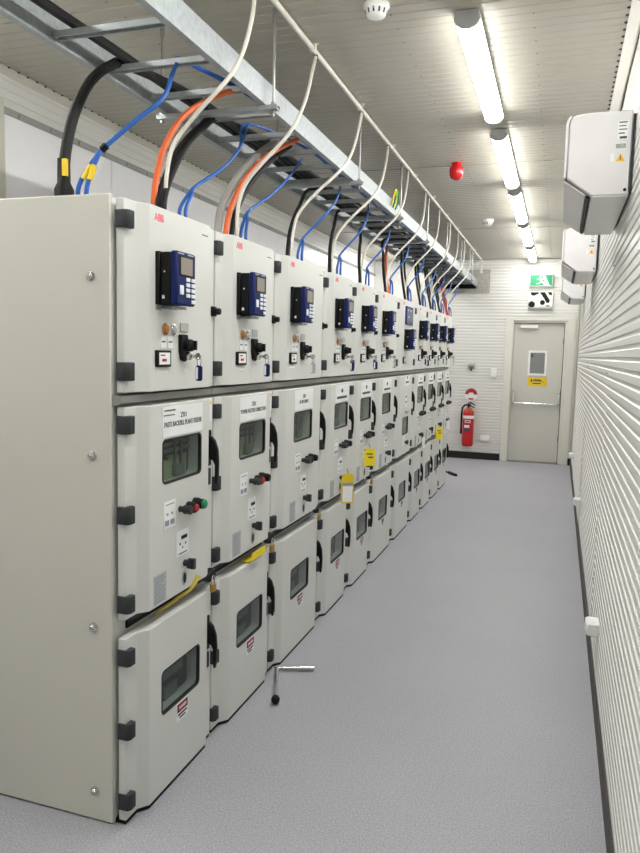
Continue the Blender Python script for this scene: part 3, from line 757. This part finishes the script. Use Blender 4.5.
tagcard('lockout_tag', 'yellow lockout tag hanging by the fire extinguisher end of the row', 0, 'yellow', .08, .15, RZ, (.13, 6.30, .86), extra='print')
tagcard('lockout_tag', 'narrow white tag on the eighth cabinet from the side panel', 0, 'plate_white', .035, .12, RZ, (.125, 5.30, .85))
tagcard('lockout_tag', 'narrow white tag on the cabinet at the fire extinguisher end', 0, 'plate_white', .035, .12, RZ, (.125, 7.05, .88))
t_ = thing('lockout_tag', 'yellow tag lying on the lower door edge of the second cabinet from the side panel', 'tag', (.078, G[1]+.40, .694), 'lockout tags on the cabinets')
part('card', MB().prism([(-.045, .004), (-.008, .004), (.012, .012), (.016, .052), (.013, .052), (.008, .015), (-.01, .007), (-.045, .007)], 'y', -.07, .09), 'yellow', t_)
t_ = thing('lockout_strap', 'yellow plastic strap tucked above the lower door of the row end cabinet', 'strap', (.055, .37, .694), 'lockout tags on the cabinets')
part('band', MB().tube([(-.03, -.13, .008), (-.025, -.06, .012), (-.01, .0, .03), (.012, .05, .045), (.024, .08, .07), (.026, .10, .095)], [.004, .006, .007, .008, .009, .008], 6), 'strap', t_)

# ------------------------------------------------------------------ loose crank handle on the floor
cr = thing('crank_handle', 'loose chrome crank handle with black knob lying on the grey floor', 'handle', (0, 0, 0))
A = hit(277, 668, 2, .016); B = hit(314, 668, 2, .016); K = hit(275.5, 700, 2, .02)
A = Vector((A.x, A.y, .016))
part('shaft', MB().tube([A, A.lerp(B, .05), A.lerp(B, .6), A.lerp(B, .61), B], [.011, .011, .011, .015, .015], 12), 'chrome', cr)
part('arm', MB().tube([A, A.lerp(K, .12), A.lerp(K, .9)], [.011, .010, .010], 12), 'chrome', cr)
part('knob', MB().lathe([(.004, -.022), (.014, -.018), (.021, -.006), (.021, .006), (.014, .018), (.004, .022)], (K.x, K.y, .0225), 'z', 16), 'black', cr)
fc = thing('crank_handle', 'dark crank handle lying on the floor beside the far end of the row', 'handle', (0, 0, 0))
A = hit(446, 471.5, 2, .012); B = hit(456, 475.5, 2, .012)
part('bar', MB().tube([A, A.lerp(B, .3), B], [.012, .012, .022], 8), 'hinge', fc)
part('grip', MB().tube([A.lerp(B, .3)+Vector((0, 0, .002)), B+Vector((0, 0, .002))], .024, 8), 'black', fc)

# ------------------------------------------------------------------ cable ladder tray
tr = thing('cable_tray', 'galvanised ladder cable tray hung above the cabinets', 'cable tray', (0, 0, 2.80))
TY0, TY1 = -3.2, YE-.05
XT0, XT1 = -.40, .10
part('side_rail', MB().prism([(XT1, 0), (XT1, .105), (XT1-.03, .105), (XT1-.03, .101), (XT1-.004, .101), (XT1-.004, .004), (XT1-.03, .004), (XT1-.03, 0)], 'y', TY0, TY1), 'galv', tr)
part('side_rail', MB().prism([(XT0, 0), (XT0, .105), (XT0-.03, .105), (XT0-.03, .101), (XT0-.004, .101), (XT0-.004, .004), (XT0-.03, .004), (XT0-.03, 0)], 'y', TY0, TY1), 'galv', tr)
y = .245-9*.33
while y < TY1-.1:
    cpart('rung', 0, lambda: MB().prism([(-.018, .012), (-.018, .034), (.018, .034), (.018, .012), (.013, .012), (.013, .029), (-.013, .029), (-.013, .012)], 'x', XT0+.004, XT1-.004), 'galv_dark', tr, (0, y, 0))
    y += .33
for i, y in enumerate((-1.8, -.42, 1.06, 2.52, 3.77, 5.02, 6.27, 7.52, 8.77)):
    h = thing('tray_hanger', 'steel strut hanger under the cable tray, '+['two before the cabinet row', 'just before the cabinet row', 'above the second cabinet from the side panel', 'above the fourth cabinet from the side panel', 'above the sixth cabinet from the side panel', 'above the eighth cabinet from the side panel', 'above the tenth cabinet from the side panel', 'just past the end of the cabinet row', 'nearest the end wall'][i], 'hanger', (0, y, 2.76), 'hangers under the cable tray')
    cpart('strut', 0, lambda: MB().prism([(-.02, .017), (-.02, .038), (-.008, .038), (-.008, .034), (-.016, .034), (-.016, .021), (.016, .021), (.016, .034), (.008, .034), (.008, .038), (.02, .038), (.02, .017)], 'x', -.46, .155), 'galv_dark', h)
    for x in (-.44, .13):
        rd = cpart('threaded_rod', 0, lambda: MB().cyl((0, 0, -.012), 'z', .006, ZC-2.76+.012, 8), 'steel', h, (x, 0, 0))
        [cpart('nut', 0, lambda: MB().cyl((0, 0, 0), 'z', .012, .012, 6), 'steel', rd, (0, 0, nz)) for nz in (.004, .04)]
        cpart('anchor', 0, lambda: MB().cyl((0, 0, ZC-2.76-.08), 'z', .011, .06, 8), 'steel', rd)

# long cables lying on the rungs
def smooth(pts, n=5):
    P = [Vector(p) for p in pts]; out = []
    for i in range(len(P)-1):
        p0, p1, p2, p3 = P[max(i-1, 0)], P[i], P[i+1], P[min(i+2, len(P)-1)]
        for k in range(n):
            t = k/n
            out.append(.5*((2*p1)+(-p0+p2)*t+(2*p0-5*p1+4*p2-p3)*t*t+(-p0+3*p1-3*p2+p3)*t**3))
    out.append(P[-1]); return out
def run(name, m, x, r, y0, y1, label, z=2.834, wob=.008):
    pts = []; y = y0; k = 0
    while y < y1: pts.append((x+random.uniform(-wob, wob), y, z+r+random.uniform(0, .002))); y += .45
    pts.append((x, y1, z+r))
    o = part(name, MB().tube(smooth(pts, 3), r, 8), m)
    return tag(o, label, 'cable', 'cables lying along the tray')
run('tray_cable', 'black_cable', -.305, .019, -3.1, YE-.055, 'long black cable lying on the rungs along the whole cable tray')

# conduit on the ceiling with flexible drops
CX, CZ = .155, ZC-.022
cn = thing('conduit', 'long white conduit pipe clipped to the ceiling above the tray', 'conduit', (CX, 0, CZ))
part('pipe', MB().cyl((0, YB+.02, 0), 'y', .0135, 9.58-YB, 12), 'conduit', cn)
part('elbow', MB().tube(smooth([(0, 9.58, 0), (0, 9.70, -.005), (0, 9.76, -.05), (0, 9.77, -.2)], 5), .014, 10), 'conduit', cn)
y = -3.9
while y < 9.5:
    cpart('saddle_clip', 0, lambda: MB().prism([(-.03, .024), (-.03, .019), (-.018, .019), (-.018, -.005), (-.010, -.017), (.010, -.017), (.018, -.005), (.018, .019), (.03, .019), (.03, .024)], 'y', -.009, .009), 'conduit', cn, (0, y, 0)); y += .9

# flexible conduits, cables: first clusters traced from the photo, others repeat them
def traced(pts, ybase, zend=None, yend=None):
    n = len(pts)
    if yend is None: yend = hit(*pts[-1], 2, zend).y
    out = []
    for k, q in enumerate(pts):
        t = k/(n-1); out.append(hit(*q, 1, ybase+(yend-ybase)*(.35*t+.65*t*t)))
    return out
def cable(name, m, pts, r, label, group, base=True, boot=None, lane=None):
    P = list(pts)
    if lane is not None:
        e_ = P[-1]; y = e_.y+.4
        while y < YE-.3:
            P.append(Vector((lane+random.uniform(-.006, .006), y, 2.835+r))); y += .6
        P.append(Vector((lane, YE-.055, 2.835+r)))
    if base:
        b = P[0].copy(); P = [Vector((b.x, b.y, TOPZ-.001))]+P if b.z > TOPZ+.03 else P
    o = part(name, MB().tube(smooth(P, 6), r, 8 if r > .008 else 6), m)
    tag(o, label, 'cable', group)
    if boot:
        z = TOPZ
        part('cable_boot', MB().lathe([(r*1.8, 0), (r*1.8, .08), (r*1.2, .105), (r*1.12, .19)], (P[0].x, P[0].y, z), 'z', 12), 'black', o)
        part('marker_sleeve', MB().box(P[0].x+r*.5, P[0].x+r*1.35, P[0].y-r*1.2, P[0].y-r*.5, z+.125, z+.185), 'sign_yellow', o)
    return o
TZ = 2.85
def shift(P, dy): return [Vector((p.x, p.y+dy, p.z)) for p in P]
def ordl(i): return f'the {ORD[i]} cabinet from the side panel'

GB, GO, GBl, GF = 'black cables rising to the tray', 'orange cables rising to the tray', 'blue cables rising to the tray', 'white flexible conduits'
cable('power_cable', 'black_cable', traced([(64, 186), (66, 150), (75, 112), (90, 82), (110, 66), (128, 66)], .22, TZ), .02, 'black booted cable rising from the top of the row end cabinet near its side panel', GB, boot=True, lane=-.258)
for k, (a, b) in enumerate((((79, 186), (95, 158)), ((87, 187), (97, 158)))):
    o = cable('control_cable', 'blue_cable', traced([a, b, (104, 148), (135, 121), (163, 98), (172, 75), (178, 62), (186, 62)], .22, TZ+.02), .0085, 'thin blue cable with yellow sleeve rising beside the booted black cable', GBl, lane=.02+.026*k)
    q = traced([a, b, (186, 62)], .22, TZ+.02)[0]
    part('tape', MB().tube([hit(102, 150, 1, .236), hit(106.5, 145.5, 1, .237)], .0135, 8), 'black', o)
    part('cable_boot', MB().lathe([(.018, 0), (.018, .03), (.012, .06)], (q.x, q.y, TOPZ), 'z', 10), 'black', o)
    part('marker_sleeve', MB().tube([q.lerp(hit(*b, 1, .24), .25), q.lerp(hit(*b, 1, .24), .75)], .0105, 8), 'sign_yellow', o)

or1 = traced([(154, 199), (157, 175), (165, 146), (184, 116), (214, 97), (243, 88)], .45, TZ)
bk1 = traced([(159, 200), (164, 180), (178, 150), (198, 128), (216, 119)], .45, TZ)
bk1b = traced([(164, 201), (169, 182), (184, 150), (204, 128), (222, 120)], .45, TZ)
fl1 = traced([(165.4, 203), (166.7, 175), (173, 146), (191, 120), (217, 91), (231.6, 74), (244, 49), (252, 18), (254.8, -4), (254.5, -24)], .50, yend=.80)
bl1 = [traced([(180+a, 209), (188+a*.6, 195), (196, 186), (224, 167), (240, 147), (248, 124)], .55, TZ+.02) for a in (0, 6)]
cable('power_cable', 'orange_cable', or1, .0125, 'orange cable rising from the row end cabinet to the tray', GO)
cable('power_cable', 'black_cable', bk1, .0125, 'black cable touching the orange cable of the row end cabinet', GB, lane=-.215)
cable('power_cable', 'black_cable', bk1b, .0125, 'black cable between another black cable and the first white flexible conduit', GB, lane=-.18)
def flex(P, i):
    P[-1] = Vector((CX, P[-1].y, CZ-.016))
    o = cable('flexible_conduit', 'conduit', P, .0088, f'white flexible conduit dropping from the ceiling pipe to {ordl(i)}', GF)
    part('gland', MB().cyl((CX, P[-1].y, CZ-.035), 'z', .0115, .023, 10), 'black', o)
flex(fl1, 0)
for k, P in enumerate(bl1): cable('control_cable', 'blue_cable', P, .0075, 'thin blue cable pair rising from the row end cabinet beside its white conduit', GBl, lane=-.005 if k else None)

gr2 = traced([(218, 229), (222, 206), (238, 177), (258, 154), (276, 142)], 1.0, TZ)
or2 = traced([(226, 231), (231, 208), (246, 178), (270, 154), (298, 139)], 1.0, TZ)
bk2 = traced([(232, 232), (236, 212), (250, 184), (272, 160), (290, 146)], 1.03, TZ)
fl2 = traced([(237, 230), (238.7, 204), (247.5, 181), (267, 158), (288, 135), (300, 114), (307, 95), (311.8, 74), (313.2, 56)], 1.05, yend=1.55)
bl2 = [traced([(241+a, 233), (244+a*.7, 221), (249, 211), (271, 195), (289, 177), (302, 159)], 1.1, TZ+.02) for a in (0, 5)]
cable('power_cable', 'grey_cable', gr2, .019, f'thick grey cable rising from {ordl(1)}', 'grey cables rising to the tray')
cable('power_cable', 'orange_cable', or2, .013, f'orange cable rising from {ordl(1)}', GO)
cable('power_cable', 'black_cable', bk2, .013, f'black cable beside the orange one of {ordl(1)}', GB)
flex(fl2, 1)
for P in bl2: cable('control_cable', 'blue_cable', P, .0075, f'thin blue cable pair rising from {ordl(1)}', GBl)

bk3 = traced([(288, 251), (291, 228), (299, 207), (312, 189)], 1.62, TZ)
fl3 = traced([(291, 251), (292.5, 236), (298.4, 214), (316, 193), (338.8, 172), (351, 154.7), (357.5, 133.6), (359, 112.5)], 1.68, yend=2.44)
bl3 = [traced([(298+a, 253), (301+a*.6, 243), (305, 236), (328, 212), (338, 196), (341, 181)], 1.75, TZ+.02) for a in (0, 4)]
def generic(i, dy, orange=False):
    cable('power_cable', 'black_cable', shift(bk3, dy), .0125, f'thick black cable rising from {ordl(i)}', GB, lane={2: -.145, 3: -.11, 4: -.075, 5: -.04}.get(i))
    if i >= 6:
        cable('power_cable', 'black_cable', shift(bk3, dy+.16), .0115, f'second black cable rising from {ordl(i)}', GB)
    f = [Vector(p) for p in shift(fl3, dy)]
    flex(f, i)
    for P in bl3: cable('control_cable', 'blue_cable', shift(P, dy), .0075, f'thin blue cable pair rising from {ordl(i)}', GBl)
    if orange: cable('power_cable', 'orange_cable', shift(bk3, dy+.1), .012, f'orange cable rising from {ordl(i)}', GO)
base = 1.315
for i, drop in ((2, 2.44), (3, 3.18), (4, 3.91), (5, 4.72), (6, 5.52), (7, 6.30), (8, 6.95), (9, 7.58), (10, 8.22)):
    generic(i, drop-2.44, i in (5, 10))
cable('power_cable', 'red', shift(bk3, 5.72), .011, f'dark red cable rising from {ordl(10)}', 'red cables rising to the tray')

# earth bond on the tray rail
for i, (y, m) in enumerate(((3.55, 'yellow'), (3.62, 'green'))):
    eb = part('earth_bond', MB().tube(smooth([(.108, y-.02, 2.84), (.13, y-.03, 2.91), (.135, y+.02, 2.97), (.13, y+.06, 2.90), (.108, y+.06, 2.84)], 5), .007, 6), m)
    tag(eb, ['yellow earth bond wire looped on the tray side rail', 'green earth bond wire looped on the tray side rail'][i], 'wire', 'earth bonds on the tray')
